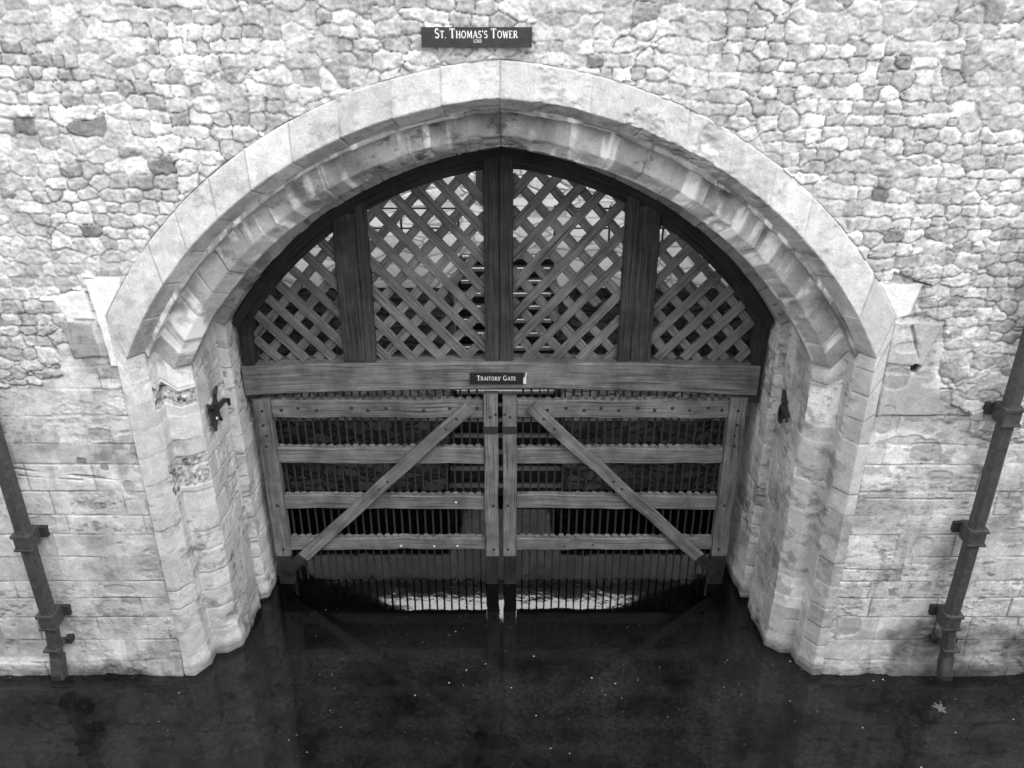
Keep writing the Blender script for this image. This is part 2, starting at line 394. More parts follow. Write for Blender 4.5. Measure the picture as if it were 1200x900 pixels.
# springer blocks, repair patches, holes
def blob(cx, cz, rx, rz, n=3., amp=.22, seed=70):
    d = ((np.abs(X - cx) / rx) ** n + (np.abs(Z - cz) / rz) ** n) ** (1 / n) + amp * fbm(X * 6, Z * 6, O, 3, seed)
    return 1 - sstep(.93, 1.0, d)
def quadmask(pts, amp=.012, seed=71):
    m = np.full(X.shape, 9.); c = np.mean(pts, axis=0)
    for i in range(len(pts)):
        a, b = np.array(pts[i]), np.array(pts[(i + 1) % len(pts)]); nrm = np.array([b[1] - a[1], a[0] - b[0]]); nrm = nrm / np.linalg.norm(nrm)
        if np.dot(nrm, c - a) < 0: nrm = -nrm
        m = np.minimum(m, (X - a[0]) * nrm[0] + (Z - a[1]) * nrm[1])
    return m + amp * fbm(X * 5, Z * 5, O, 3, seed)
for pts, al in (([(-4.56, 5.06), (-4.18, 5.12), (-4.14, 4.78), (-4.42, 4.79), (-4.5, 4.93)], .75), ([(-4.16, 5.24), (-3.8, 5.24), (-3.9, 4.25), (-4.10, 4.25)], .74),
                ([(3.7, 5.20), (4.23, 5.17), (4.15, 4.84), (3.7, 4.60)], .75), ([(-4.52, 4.76), (-4.18, 4.76), (-4.16, 4.36), (-4.45, 4.36)], .40),
                ([(3.95, 4.78), (4.54, 4.76), (4.4, 4.25), (3.95, 4.3)], .69), ([(4.02, 4.2), (4.62, 4.15), (4.72, 3.68), (4.02, 3.66)], .68)):
    q = quadmask(pts); inn = sstep(0, .012, q); ring = inn * (1 - sstep(.006, .022, q))
    A = A * (1 - inn) + al * (np.clip(texf, .55, 1.15) if al < .73 else 1 + .05 * mid + .05 * fine) * inn; H = H * (1 - inn) + (.014 + .005 * mid + .003 * fine) * inn
    A *= 1 - .22 * ring; H -= .007 * ring
for cx, cz, rx, rz, al in ((4.17, 4.13, .13, .13, .34), (4.68, 3.24, .17, .15, .40), (4.14, 3.62, .09, .18, .38), (4.42, 3.36, .2, .07, .48), (4.9, 2.9, .14, .08, .46), (-5.3, 2.3, .16, .07, .48), (-4.6, 1.3, .2, .08, .5), (5.9, 2.1, .15, .12, .45), (-4.38, 3.43, .14, .09, .36), (-4.7, 4.86, .05, .05, .4),
                           (4.20, 4.48, .12, .06, .5), (-4.55, 2.5, .05, .04, .3), (-4.66, 3.1, .05, .04, .25), (-4.42, 3.02, .05, .04, .28), (4.9, 1.9, .12, .2, .5), (4.2, .75, .2, .15, .42), (-5.6, 3.0, .1, .07, .4), (-4.2, 2.74, .06, .11, .4)):
    b = blob(cx, cz, rx, rz); A = A * (1 - b) + al * (1 + .12 * fine + .1 * mid) * b; H = H - .010 * b
b = blob(4.335, 4.24, .05, .055, 2, .1); A = A * (1 - .9 * b); H -= .07 * b
# diagonal crack under the right springer, long horizontal scar on the left
for x0, z0, x1, z1, wd in ((4.20, 4.72, 4.37, 4.30, .008), (-5.5, 3.02, -4.3, 2.86, .010), (-5.4, 2.92, -4.7, 2.86, .008), (4.0, 2.62, 5.1, 2.60, .007), (3.95, 1.62, 5.0, 1.60, .006)):
    L2 = (x1 - x0) ** 2 + (z1 - z0) ** 2; t = np.clip(((X - x0) * (x1 - x0) + (Z - z0) * (z1 - z0)) / L2, 0, 1)
    d = np.hypot(X - x0 - t * (x1 - x0), Z - z0 - t * (z1 - z0)) + .02 * mid
    k = 1 - sstep(wd * .5, wd * 1.8, np.abs(d)); A *= 1 - .5 * k; H -= .02 * k
# darker algae-stained band beside the right pipe foot, water mark and plinth
band = sstep(4.68, 4.86, X + .12 * mid + .18 * (Z - .5)) * (1 - sstep(.7, .9, Z + .12 * mid + .05 * fine)); A *= 1 - band * (.50 + .3 * mid + .15 * fine)
band2 = (1 - sstep(.02, .18, Z + .05 * mid)); A *= 1 - .35 * band2; ledge_dim = 1 - sstep(.22, .42, Z + .08 * mid); A *= 1 - .18 * ledge_dim  # upper band darkens the base to hold down glare on the plinth ledge
dark_low = sstep(.1, .7, fbm(X * 1.5, Z * 2.5, O + 33, 4, 91)) * (1 - sstep(.8, 1.8, Z)); A *= 1 - .22 * dark_low
px0 = np.where(X < 0, 5.03, 4.86)
pl = sstep(-.02, .02, np.abs(X) - px0 - .35 * np.maximum(Z - .12, 0) + .03 * fine) * (1 - sstep(.17, .30, Z + .01 * mid))
H += pl * (.06 + .015 * mid) + (1 - pl) * .03 * (1 - sstep(.0, .5, Z)) * (1 + mid)
# keep the wall sheet behind the mouldings, then cut the opening out
rr = np.hypot(np.abs(X) + AD, Z - AC); ins = np.minimum(A_OUT - np.abs(X), R_OUT - rr)
ins = np.where(Z < AC, A_OUT - np.abs(X), ins)
seam = ins + .010 * mid
H = np.where(seam > 0, H * (1 - sstep(0, .02, seam)) - .06 * sstep(0, .02, seam), H)
A *= 1 - .2 * (1 - sstep(0, .014, np.abs(seam - .004))) * (np.abs(Z) > 0) * sstep(4.3, 4.9, Z)
cut = (ins < .11)
keep = cut[:-1, :-1] & cut[1:, :-1] & cut[1:, 1:] & cut[:-1, 1:]
P = np.stack([X, -H, Z], -1)
grid_mesh('wall', P, A, keep, STONE, tower)['label'] = 'rubble walling above, worn ashlar blocks below'

# ------------------------------------------------------------------ arch and jamb mouldings: one profile swept up the jamb, over the arch and down
def circ(za, xm, zm, a, zsp):
    """circle through apex (0,za), (xm,zm), (a,zsp): centre and radius"""
    M = np.array([[2 * 0, 2 * za, 1], [2 * xm, 2 * zm, 1], [2 * a, 2 * zsp, 1]], float); b_ = np.array([za ** 2, xm ** 2 + zm ** 2, a ** 2 + zsp ** 2])
    cx, cz, k = np.linalg.solve(M, b_); return cx, cz, math.sqrt(k + cx * cx + cz * cz)
def conc(Rr, a): return (-AD, AC, Rr, a, AC + math.sqrt(Rr * Rr - (a + AD) ** 2))
def c3(za, xm, zm, a, zsp): cx, cz, r = circ(za, xm, zm, a, zsp); return (cx, cz, r, a, zsp)
# (path, Y, zone)   zone 0 ring face, 1 ring chamfer, 2 recess, 3 order-two face, 4 its chamfer, 5 soffit, 6 groove, 7 inner soffit
KEY = [(conc(5.09, 4.02), .03), (conc(5.088, 4.015), -.018), (conc(4.76, 3.90), -.020), (conc(4.645, 3.77), .15), (conc(4.60, 3.76), .17), (conc(4.60, 3.76), .36),
       (conc(4.36, 3.60), .37), (conc(4.22, 3.45), .50), (c3(6.38, 1.86, 5.74, 3.41, 4.25), 1.24), (c3(6.38, 1.86, 5.74, 3.41, 4.25), 1.245), (c3(6.36, 1.86, 5.72, 3.47, 4.20), 1.30),
       (c3(6.36, 1.86, 5.72, 3.47, 4.20), 1.42), (c3(6.25, 1.84, 5.60, 3.36, 4.14), 1.46), (c3(6.22, 1.83, 5.56, 3.31, 4.06), 2.45)]
ZONE = [0, 0, 1, 2, 2, 3, 4, 5, 6, 6, 6, 7, 7]
st = .0115
svals = np.concatenate([np.arange(-.7, 4.4, st), np.arange(4.4, 9.6, st * 1.02)]); svals = np.concatenate([svals, [9.6]])
def path(key, s):
    (cx, cz, r, a, zsp), y = key
    x = np.empty_like(s); z = np.empty_like(s)
    j = s <= 4.4; zz = s[j]
    z[j] = np.where(zz < 3.4, zz, 3.4 + (zz - 3.4) * (zsp - 3.4)); x[j] = a
    t = (s[~j] - 4.4) / 5.2
    th0 = math.atan2(zsp - cz, a - cx); th1 = math.atan2(0, 1) if False else math.acos((0 - cx) / r)
    th = th0 + (th1 - th0) * t; x[~j] = cx + r * np.cos(th); z[~j] = cz + r * np.sin(th)
    return np.stack([x, np.full_like(s, y), z], -1)
def moulding(sgn, seed):
    K = [path(k, svals) for k in KEY]; cols = []; zone = []; pd = []; dist = 0
    for i in range(len(K) - 1):
        L = np.linalg.norm(K[i + 1][60] - K[i][60]); La = np.linalg.norm(K[i + 1][-60] - K[i][-60]); n = max(1, int(max(L, La) / st))
        for q in range(n):
            f = q / n; cols.append(K[i] * (1 - f) + K[i + 1] * f); zone.append(ZONE[i]); pd.append(dist + f * max(L, La))
        dist += max(L, La)
    cols.append(K[-1]); zone.append(7); pd.append(dist)
    P = np.stack(cols, 1); P[..., 0] *= sgn; S, Q = np.meshgrid(svals, np.array(pd), indexing='ij'); Zn = np.broadcast_to(np.array(zone), S.shape)
    r = np.random.default_rng(seed)
    A = np.zeros(S.shape); H = np.zeros(S.shape); x, y, z = P[..., 0], P[..., 1], P[..., 2]
    mid = fbm(x * 3, y * 3, z * 3, 4, 41); fine = fbm(x * 12, y * 12, z * 12, 4, 42, .6); grit = fbm(x * 34, y * 34, z * 34, 2, 44); arch = sstep(4.3, 4.45, S)
    groups = [((0, 1), .46, .60, .27, .36), ((2, 3, 4), .34, .46, .25, .36), ((5,), .26, .4, .26, .36), ((6,), .3, .5, .26, .36), ((7,), .3, .42, .28, .38)]
    for gi, (zn, amin, amax, jmin, jmax) in enumerate(groups):
        m = np.isin(Zn, zn)
        b = [-.9]
        while b[-1] < 4.4 - jmin * .6: b.append(b[-1] + r.uniform(jmin, jmax))
        b[-1] = 4.4
        while b[-1] < 9.6 - amin * .7: b.append(b[-1] + r.uniform(amin, amax))
        b[-1] = 9.6; b = np.array(b)
        s_ = S[m] + .012 * fbm(Q[m] * 2, S[m] * .7, S[m] * 0, 2, seed)
        bi = np.clip(np.searchsorted(b, s_) - 1, 0, len(b) - 2); d = np.minimum(s_ - b[bi], b[bi + 1] - s_)
        d = np.where((bi == len(b) - 2) & (s_ > b[bi + 1] - .15), np.maximum(d, s_ - b[bi]) if gi == 9 else d, d)
        part = np.zeros(bi.shape, np.int64)
        if gi in (2, 4, 0):               # cross joints on the wide soffits and, offset, some ring blocks
            qb = Q[m]; q0, q1 = qb.min(), qb.max()
            nb = {2: 3, 4: 3, 0: 1}[gi]
            if nb > 1:
                for c in range(1, nb):
                    e = q0 + (q1 - q0) * (c / nb + (hash3(bi, bi * 0 + c, bi * 0, seed + 3) - .5) * .35)
                    d = np.minimum(d, np.abs(qb - e)); part += (qb > e)
        I = hash3(bi, part, bi * 0 + gi, seed); I2 = (I * 571.3) % 1; I3 = (I * 91.7) % 1
        ar = arch[m]; x_, y_, z_ = x[m], y[m], z[m]; mi, fi, gr = mid[m], fine[m], grit[m]
        jn = sstep(-.3, .4, fbm(x_ * 2.3, y_ * 2.3, z_ * 2.3, 3, 60)); j = 1 - sstep(.003, .014, d)
        er = sstep(.1, .6, fbm(x_ * 1.7, y_ * 2, z_ * 1.9, 4, 61) + (I2 - .6) * 1.0); d = np.where(s_ > 9.3, np.maximum(d, (9.6 - s_) * 3) if False else np.where(9.6 - s_ < .05, (9.6 - s_) * 3 + .007, d), d)
        j = 1 - sstep(.003, .014, d)
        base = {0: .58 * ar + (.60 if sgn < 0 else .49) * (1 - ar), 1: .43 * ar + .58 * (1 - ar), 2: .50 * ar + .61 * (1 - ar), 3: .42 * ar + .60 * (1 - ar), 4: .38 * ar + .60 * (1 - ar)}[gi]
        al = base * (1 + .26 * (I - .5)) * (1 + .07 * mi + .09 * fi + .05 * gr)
        if gi == 0:
            er = er * np.where(sgn > 0, .9, .55) * (.35 + .65 * sstep(.25, .6, Q[m] + .25 * mi)); al = al * (1 - .25 * er) * (1 - .28 * ar * (Zn[m] == 1) * sstep(-.5, .1, mi))
            if sgn > 0:
                wn = sstep(7.1, 7.4, S[m]) * (1 - sstep(8.3, 8.5, S[m])) + sstep(8.7, 8.8, S[m]) * (1 - sstep(9.2, 9.3, S[m])) * .8; wn = wn * sstep(-.35, .15, (Q[m] - .22) * 4 + mi + .5 * fi); er = np.maximum(er, wn); al = al * (1 - .30 * wn * sstep(-.3, .4, fi + mi))
        elif gi == 1:
            dr = sstep(.0, .5, fbm(S[m] * 9, Q[m] * .7, S[m] * 0 + sgn, 4, 80)); gap = sstep(-.1, .5, fbm(x_ * 1.1, y_ * 1.1, z_ * 1.1, 3, 82))
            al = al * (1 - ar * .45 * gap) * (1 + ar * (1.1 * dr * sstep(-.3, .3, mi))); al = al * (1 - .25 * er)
            if sgn < 0: rough = (np.abs(S[m] - 3.82) < .15) | (np.abs(S[m] - 2.75) < .2); er = np.maximum(er, rough * .7); al = al * (1 - rough * (.25 + .45 * fi + .5 * gr))
        else:
            st_ = sstep(.0, .6, fbm(x_ * 1.3, y_ * 1.3, z_ * .8, 4, 83)); al = al * (1 - .28 * st_) * (1 - .2 * er)
        if sgn > 0 and gi == 1:            # new pale blocks let into the right jamb
            for a0, a1, v in ((3.32, 4.02, .80), (.72, 1.08, .80), (2.75, 3.32, .50), (1.2, 2.6, .52)):
                k = sstep(0, .01, S[m] - a0) * (1 - sstep(0, .01, S[m] - a1)) * (y_ > .36 if v > .6 else 1.0); al = al * (1 - k) + v * (1 + .03 * mi) * k; er = er * (1 - k); j = j * (1 - k)
        if sgn < 0 and gi == 1:
            k = ((S[m] > 4.03) & (S[m] < 4.36) & (y_ > .365)) * 1.0; al = al * (1 - k) + .78 * k; er *= 1 - k
        pt = sstep(.30, .6, fbm(x_ * 9, y_ * 9, z_ * 17, 4, 65, .6)) * sstep(-.2, .4, fbm(x_ * 1.3, y_ * 1.3, z_ * 1.3, 3, 66)); bl = sstep(.1, .55, fbm(x_ * 4.3, y_ * 4.3, z_ * 6, 5, 67, .65)) * sstep(-.3, .4, fbm(x_ * .8, y_ * .8, z_ * .9, 3, 68))
        k0 = .55 if gi == 0 else 1.0; al = al * (1 - .50 * pt * k0) * (1 - .42 * bl * k0)
        sg_ = .55 + .25 * (gi > 1); al = al * (1 - j * (.12 + .45 * jn) * sg_)
        low = 1 - sstep(.0, .2, z_ + .08 * mi); al = al * (1 - .5 * low) * (1 - .2 * (1 - sstep(.15, .5, z_ + .15 * mi)))  # foot darkened at the water, also to calm highlights on the flare
        h = .005 * (I3 - .5) * 2 + .003 * mi + .002 * fi - j * (.003 + .014 * jn) * sg_ - er * (.010 + .018 * np.abs(fbm(x_ * 7, y_ * 7, z_ * 11, 4, 62)) + .012 * np.abs(fi))
        if gi == 1: h = h - ar * sgn * .0 - .02 * ar * np.abs(mi) * (sgn > 0)
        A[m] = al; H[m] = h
    # grime in the re-entrant angles
    H += .028 * (1 - sstep(.14, .28, z)) * (.8 + .3 * mid) * (Zn < 8)                # plinth flare at the water
    du = np.gradient(P, axis=0); dv = np.gradient(P, axis=1); nrm = np.cross(du, dv); nrm /= np.linalg.norm(nrm, axis=-1, keepdims=True) + 1e-9
    # make normals face out of the stone (towards -Y or the opening)
    ref = np.stack([-np.sign(x) * .6 * (1 - arch) - x * .12 * arch, np.full(x.shape, -1.), -arch * .9], -1)
    nrm *= np.sign((nrm * ref).sum(-1, keepdims=True)) + 0.0
    # smooth the normals across the arrises so that displacement rounds them
    k = 1; pad = np.pad(nrm, ((0, 0), (k, k), (0, 0)), mode='edge'); nrm = sum(pad[:, i:i + nrm.shape[1]] for i in range(2 * k + 1)); nrm /= np.linalg.norm(nrm, axis=-1, keepdims=True) + 1e-9
    # round the arrises of the sweep itself a little
    for _ in range(1):
        Pp = P.copy(); Pp[:, 1:-1] = (P[:, :-2] + 2 * P[:, 1:-1] + P[:, 2:]) / 4; P = Pp
    return P + nrm * H[..., None], A
PL, AL = moulding(-1, 301); PR, AR = moulding(1, 302)
PP = np.concatenate([PL[:-1], PR[::-1]], 0); seamrow = len(PL) - 1; PP[seamrow - 1] = (PP[seamrow - 2] + PP[seamrow + 1]) / 2
PP[seamrow, :, 0] = (PP[seamrow - 1, :, 0] + PP[seamrow + 1, :, 0]) / 2
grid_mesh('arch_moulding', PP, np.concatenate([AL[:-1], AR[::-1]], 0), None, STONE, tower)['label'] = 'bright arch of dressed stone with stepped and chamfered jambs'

# chamber behind the gate, rear face, sides and roof of the tower
def vault_curve(n=48, a=4.6, zsp=4.4, zc=5.80):
    r = (a * a + (zc - zsp) ** 2) / (2 * (zc - zsp)); c = zc - r
    return [(a * t, c + math.sqrt(r * r - (a * t) ** 2)) for t in np.linspace(-1, 1, n)]
vc = vault_curve(); out2 = [(-4.6, -.7)] + vc + [(4.6, -.7)]
mb = MB()
for i in range(len(out2) - 1):
    (x0, z0), (x1, z1) = out2[i], out2[i + 1]; mb.quad([(x0, 2.44, z0), (x1, 2.44, z1), (x1, 7.6, z1), (x0, 7.6, z0)])
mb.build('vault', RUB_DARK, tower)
mb = MB(); row = PP[:, -1]; idx = np.linspace(0, len(row) - 1, len(out2) * 2).astype(int)
big = []
for q in range(len(idx)):
    f = q / (len(idx) - 1) * (len(out2) - 1); i = min(int(f), len(out2) - 2); f -= i
    big.append((out2[i][0] * (1 - f) + out2[i + 1][0] * f, out2[i][1] * (1 - f) + out2[i + 1][1] * f))
inner = [(-3.31, -.7), (-3.31, 4.06)] + [(float(row[i][0]), float(row[i][2])) for i in idx if row[i][2] > 4.08] + [(3.31, 4.06), (3.31, -.7)]
def resample(c, n):
    c = np.array(c); d = np.r_[0, np.cumsum(np.hypot(*np.diff(c, axis=0).T))]; t = np.linspace(0, d[-1], n); return np.stack([np.interp(t, d, c[:, 0]), np.interp(t, d, c[:, 1])], 1)
ia, oa = resample(inner, 80), resample(out2, 80)
for i in range(79): mb.quad([(ia[i][0] * .995, 2.445, ia[i][1]), (ia[i + 1][0] * .995, 2.445, ia[i + 1][1]), (oa[i + 1][0] * 1.02, 2.445, oa[i + 1][1] * 1.01), (oa[i][0] * 1.02, 2.445, oa[i][1])])
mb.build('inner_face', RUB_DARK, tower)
mb = MB(); TOPZ = 9.0; RZ = 7.0
for i in range(len(vc) - 1):
    (x0, z0), (x1, z1) = vc[i], vc[i + 1]; mb.quad([(x0, 7.6, z0), (x1, 7.6, z1), (x1, 7.6, RZ), (x0, 7.6, RZ)])
for s in (-1, 1): mb.quad([(s * 4.6, 7.6, -.7), (s * 9, 7.6, -.7), (s * 9, 7.6, RZ), (s * 4.6, 7.6, RZ)]); mb.quad([(s * 9, .05, -.7), (s * 9, 7.6, -.7), (s * 9, 7.6, RZ), (s * 9, .05, TOPZ)], [(0, 0), (8, 0), (8, 9), (0, 9)])
mb.build('rear_wall', RUB_MID, tower)
mb = MB(); mb.quad([(-9, -.02, TOPZ - .002), (9, -.02, TOPZ - .002), (9, 7.6, RZ - .002), (-9, 7.6, RZ - .002)]); mb.build('roof', PAVE, tower)

# ------------------------------------------------------------------ ground, water, lane
mb = MB(); mb.quad([(-60, -60, 0), (60, -60, 0), (60, 9, 0), (-60, 9, 0)]); tag(mb.build('water', WATER), kind='structure')
mb = MB(); mb.quad([(-300, -300, -.9), (300, -300, -.9), (300, 300, -.9), (-300, 300, -.9)]); tag(mb.build('ground', STEP), kind='structure')
mb = MB()
for s in (-1, 1): mb.quad([(s * .95, 6.6, 2.8), (s * 14, 6.6, 2.8), (s * 14, 13.5, 2.8), (s * .95, 13.5, 2.8)])
mb.quad([(-.95, 8.52, 2.8), (.95, 8.52, 2.8), (.95, 13.5, 2.8), (-.95, 13.5, 2.8)])
tag(mb.build('lane', PAVE), kind='structure')
q = MB()
for s in (-1, 1):
    q.quad([(s * .95, 6.6, -.7), (s * 4.62, 6.6, -.7), (s * 4.62, 6.6, 2.8), (s * .95, 6.6, 2.8)])
    q.quad([(s * .95, 6.6, -.7), (s * .95, 8.52, -.7), (s * .95, 8.52, 2.8), (s * .95, 6.6, 2.8)], [(0, 0), (2, 0), (2, 3), (0, 3)])
tag(q.build('quay_wall', RUB_MID), 'rubble retaining wall at the back of the basin behind the gate', 'wall')
lg = MB()
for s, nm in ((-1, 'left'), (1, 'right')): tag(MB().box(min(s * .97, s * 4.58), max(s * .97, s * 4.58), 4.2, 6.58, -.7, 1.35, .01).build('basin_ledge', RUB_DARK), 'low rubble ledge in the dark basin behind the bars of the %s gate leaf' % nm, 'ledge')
bank = MB(); bank.box(-40, 40, -15, -7.55, -.8, 6.3); tag(bank.build('wharf_bank', RUB_DARK), kind='structure')

steps = empty('stone_steps', (0, 4, 0), 'dark steps with white edges rising behind the lattice', 'steps')
mb = MB(); n = 17; run, rise = .272, .165
for i in range(n):
    y0 = 3.95 + i * run; z1 = .05 + (i + 1) * rise
    if z1 > 2.86: break
    mb.box(-.94, .94, y0, 8.5, z1 - rise, z1 - .001 if i else z1, .004)
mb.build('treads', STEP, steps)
for i in range(n):
    y0 = 3.95 + i * run; z1 = .05 + (i + 1) * rise
    if z1 > 2.86: break
    if i > 5: MB().box(-.88, .86, y0 - .012, y0 + .045, z1 - .05, z1 + .008, .003).build('nosing', WHITE, steps)

far = empty('far_building', (0, 12.6, 0), 'pale rubble wall of the building across the lane behind the gate', 'building')
fw = MB(); fw.box(-12, 12, 13.5, 14.6, -.5, 9.5, .02); fw.build('wall', RUB_PALE, far)
fw = MB(); fw.box(-12.1, 12.1, 13.35, 14.9, 9.502, 10.05, .02); fw.build('eaves', BOARD, far)
f2 = MB(); f2.box(-.80, .10, 13.44, 13.52, 2.8, 4.55, .01); dr_ = f2.build('door', plain('black door', .015), far)
f3 = MB(); f3.box(-.60, -.16, 13.40, 13.45, 3.35, 4.15, .01); f3.build('added_light_patch', WHITE, dr_)  # white panel added to stand in for a bright patch of light

rail = empty('railing', (0, 8.95, 2.8), 'thin black iron railing along the lane behind the lattice', 'railing')
for z in (3.25, 3.66): MB().tube([(-4.6, 8.95, z), (-.95, 8.95, z)], .018).build('rail', IRON, rail); MB().tube([(.95, 8.95, z), (4.6, 8.95, z)], .018).build('rail', IRON, rail)
for x in (-4.2, -3.2, -2.15, -.98, .98, 2.1, 3.2, 4.2): MB().tube([(x, 8.95, 2.8), (x, 8.95, 3.72)], .022).build('post', IRON, rail)

# ------------------------------------------------------------------ timber screen above the gate
CXG = -.045
def gate_arch_z(x):
    cx, cz, r = circ(6.22, 1.83, 5.56, 3.31, 4.06); return cz + math.sqrt(max(r * r - (abs(x) - cx) ** 2, 0))
scr = empty('lattice_screen', (CXG, 1.85, 3.3), 'dark oak lattice screen with heavy posts filling the head of the arch', 'screen')
mb = MB(); xsb = np.linspace(-3.32, 3.26, 15)                       # the cambered cross beam
def cam_(x): u = (x - CXG) / 3.3; return 3.53 - .06 * u * u, 3.155 - .10 * u * u
base = len(mb.v); u0 = 3.3
secs = []
for x in xsb:
    zt, zb_ = cam_(x); zt += rnd.gauss(0, .004); zb_ += rnd.gauss(0, .006)
    b_ = .018; y0, y1 = 1.70, 2.02
    for (yy, zz) in ((y0, zb_ + b_), (y0, zt - b_), (y0 + b_, zt), (y1 - b_, zt), (y1, zt - b_), (y1, zb_ + b_), (y1 - b_, zb_), (y0 + b_, zb_)): mb.v.append((x, yy, zz))
peri = [0, .36, .385, .67, .70, 1.06, 1.08, 1.37, 1.4]
for k in range(14):
    for i in range(8):
        j = (i + 1) % 8; a = k * 8; mb.f.append((a + i, a + j, a + 8 + j, a + 8 + i)); mb.uv += [(xsb[k], peri[i]), (xsb[k], peri[i + 1]), (xsb[k + 1], peri[i + 1]), (xsb[k + 1], peri[i])]
mb.f += [tuple(range(7, -1, -1)), tuple(range(112, 120))]; mb.uv += [(0, 0)] * 16
mb.build('cross_beam', WOOD, scr)
# posts: pairs of boards, side uprights, arched head
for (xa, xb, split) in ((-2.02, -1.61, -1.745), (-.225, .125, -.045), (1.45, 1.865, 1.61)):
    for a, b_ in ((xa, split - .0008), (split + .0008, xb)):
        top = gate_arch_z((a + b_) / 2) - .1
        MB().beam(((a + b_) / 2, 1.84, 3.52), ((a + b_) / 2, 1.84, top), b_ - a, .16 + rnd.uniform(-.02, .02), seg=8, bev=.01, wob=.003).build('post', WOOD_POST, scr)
for sx_ in (-1.745, -.045, 1.61): MB().box(sx_ - .03, sx_ + .03, 1.935, 1.955, 3.5, gate_arch_z(sx_) - .12).build('cover_strip', WOOD_DARK, scr)
for s in (-1, 1):
    x = s * 3.23; MB().beam((x, 1.84, 2.95), (x, 1.84, 4.12), .15, .22, seg=5).build('side_upright', WOOD_DARK, scr)
    mb = MB(); N_ = 14; pts = []
    cx, cz, r = circ(6.22, 1.83, 5.56, 3.31, 4.06)
    th0 = math.atan2(4.06 - cz, 3.31 - cx); th1 = math.acos(-cx / r)
    for layer, (rin, rout, y0, y1) in enumerate(((.20, -.04, 1.80, 1.98), (.09, -.04, 1.66, 1.798))):
        base = len(mb.v)
        for k in range(N_ * 2 + 1):
            th = th0 + (th1 - th0) * k / (N_ * 2); c_, s_ = math.cos(th), math.sin(th)
            rin_ = rin * (.75 + .55 * k / (N_ * 2))
            for rr_, yy in ((r - rin_, y0), (r - rout, y0), (r - rout, y1), (r - rin_, y1)): mb.v.append((s * max(cx + rr_ * c_, -.0), yy, cz + rr_ * s_))
        for k in range(N_ * 2):
            for i in range(4):
                j = (i + 1) % 4; a = base + k * 4; mb.f.append((a + i, a + j, a + 4 + j, a + 4 + i)); L0, L1 = k * .17, (k + 1) * .17; mb.uv += [(L0, i * .3), (L0, i * .3 + .3), (L1, i * .3 + .3), (L1, i * .3)]
        mb.f += [(base, base + 1, base + 2, base + 3), (base + N_ * 8, base + N_ * 8 + 1, base + N_ * 8 + 2, base + N_ * 8 + 3)]; mb.uv += [(0, 0)] * 8
    mb.build('arched_head', WOOD_DARK, scr)
# lattice: two layers of crossing laths per bay
SL = 1.11; PV = .382; LW = .114
for bi, (xa, xb) in enumerate(((-3.14, -1.98), (-1.64, -.20), (.10, 1.48), (1.83, 3.12))):
    mb = MB(); front = 1 if bi >= 2 else -1
    for d in (-1, 1):
        y = 1.850 if d == front else 1.878
        for k in range(-40, 60):
            c0 = 3.53 + PV * k + (.10 if d > 0 else -.05) + (.19 if bi in (1,) else .07)
            xm = (xa + xb) / 2; f = lambda x: c0 + d * SL * (x - xm)
            ts = [x for x in np.linspace(xa, xb, 140) if 3.50 < f(x) < gate_arch_z(x) - .10]
            if len(ts) < 6: continue
            x0, x1 = ts[0], ts[-1]
            if rnd.random() < .06 and x1 - x0 > .9: x1 = x0 + (x1 - x0) * rnd.uniform(.6, .9)
            jt = rnd.gauss(0, .008)
            mb.beam((x0, y + rnd.gauss(0, .003), f(x0) + jt), (x1, y + rnd.gauss(0, .003), f(x1) + rnd.gauss(0, .012) + jt), LW * rnd.uniform(.92, 1.06), .033, seg=3, bev=.004, wob=.003)
    mb.build('lattice_panel', WOOD_LATH, scr)

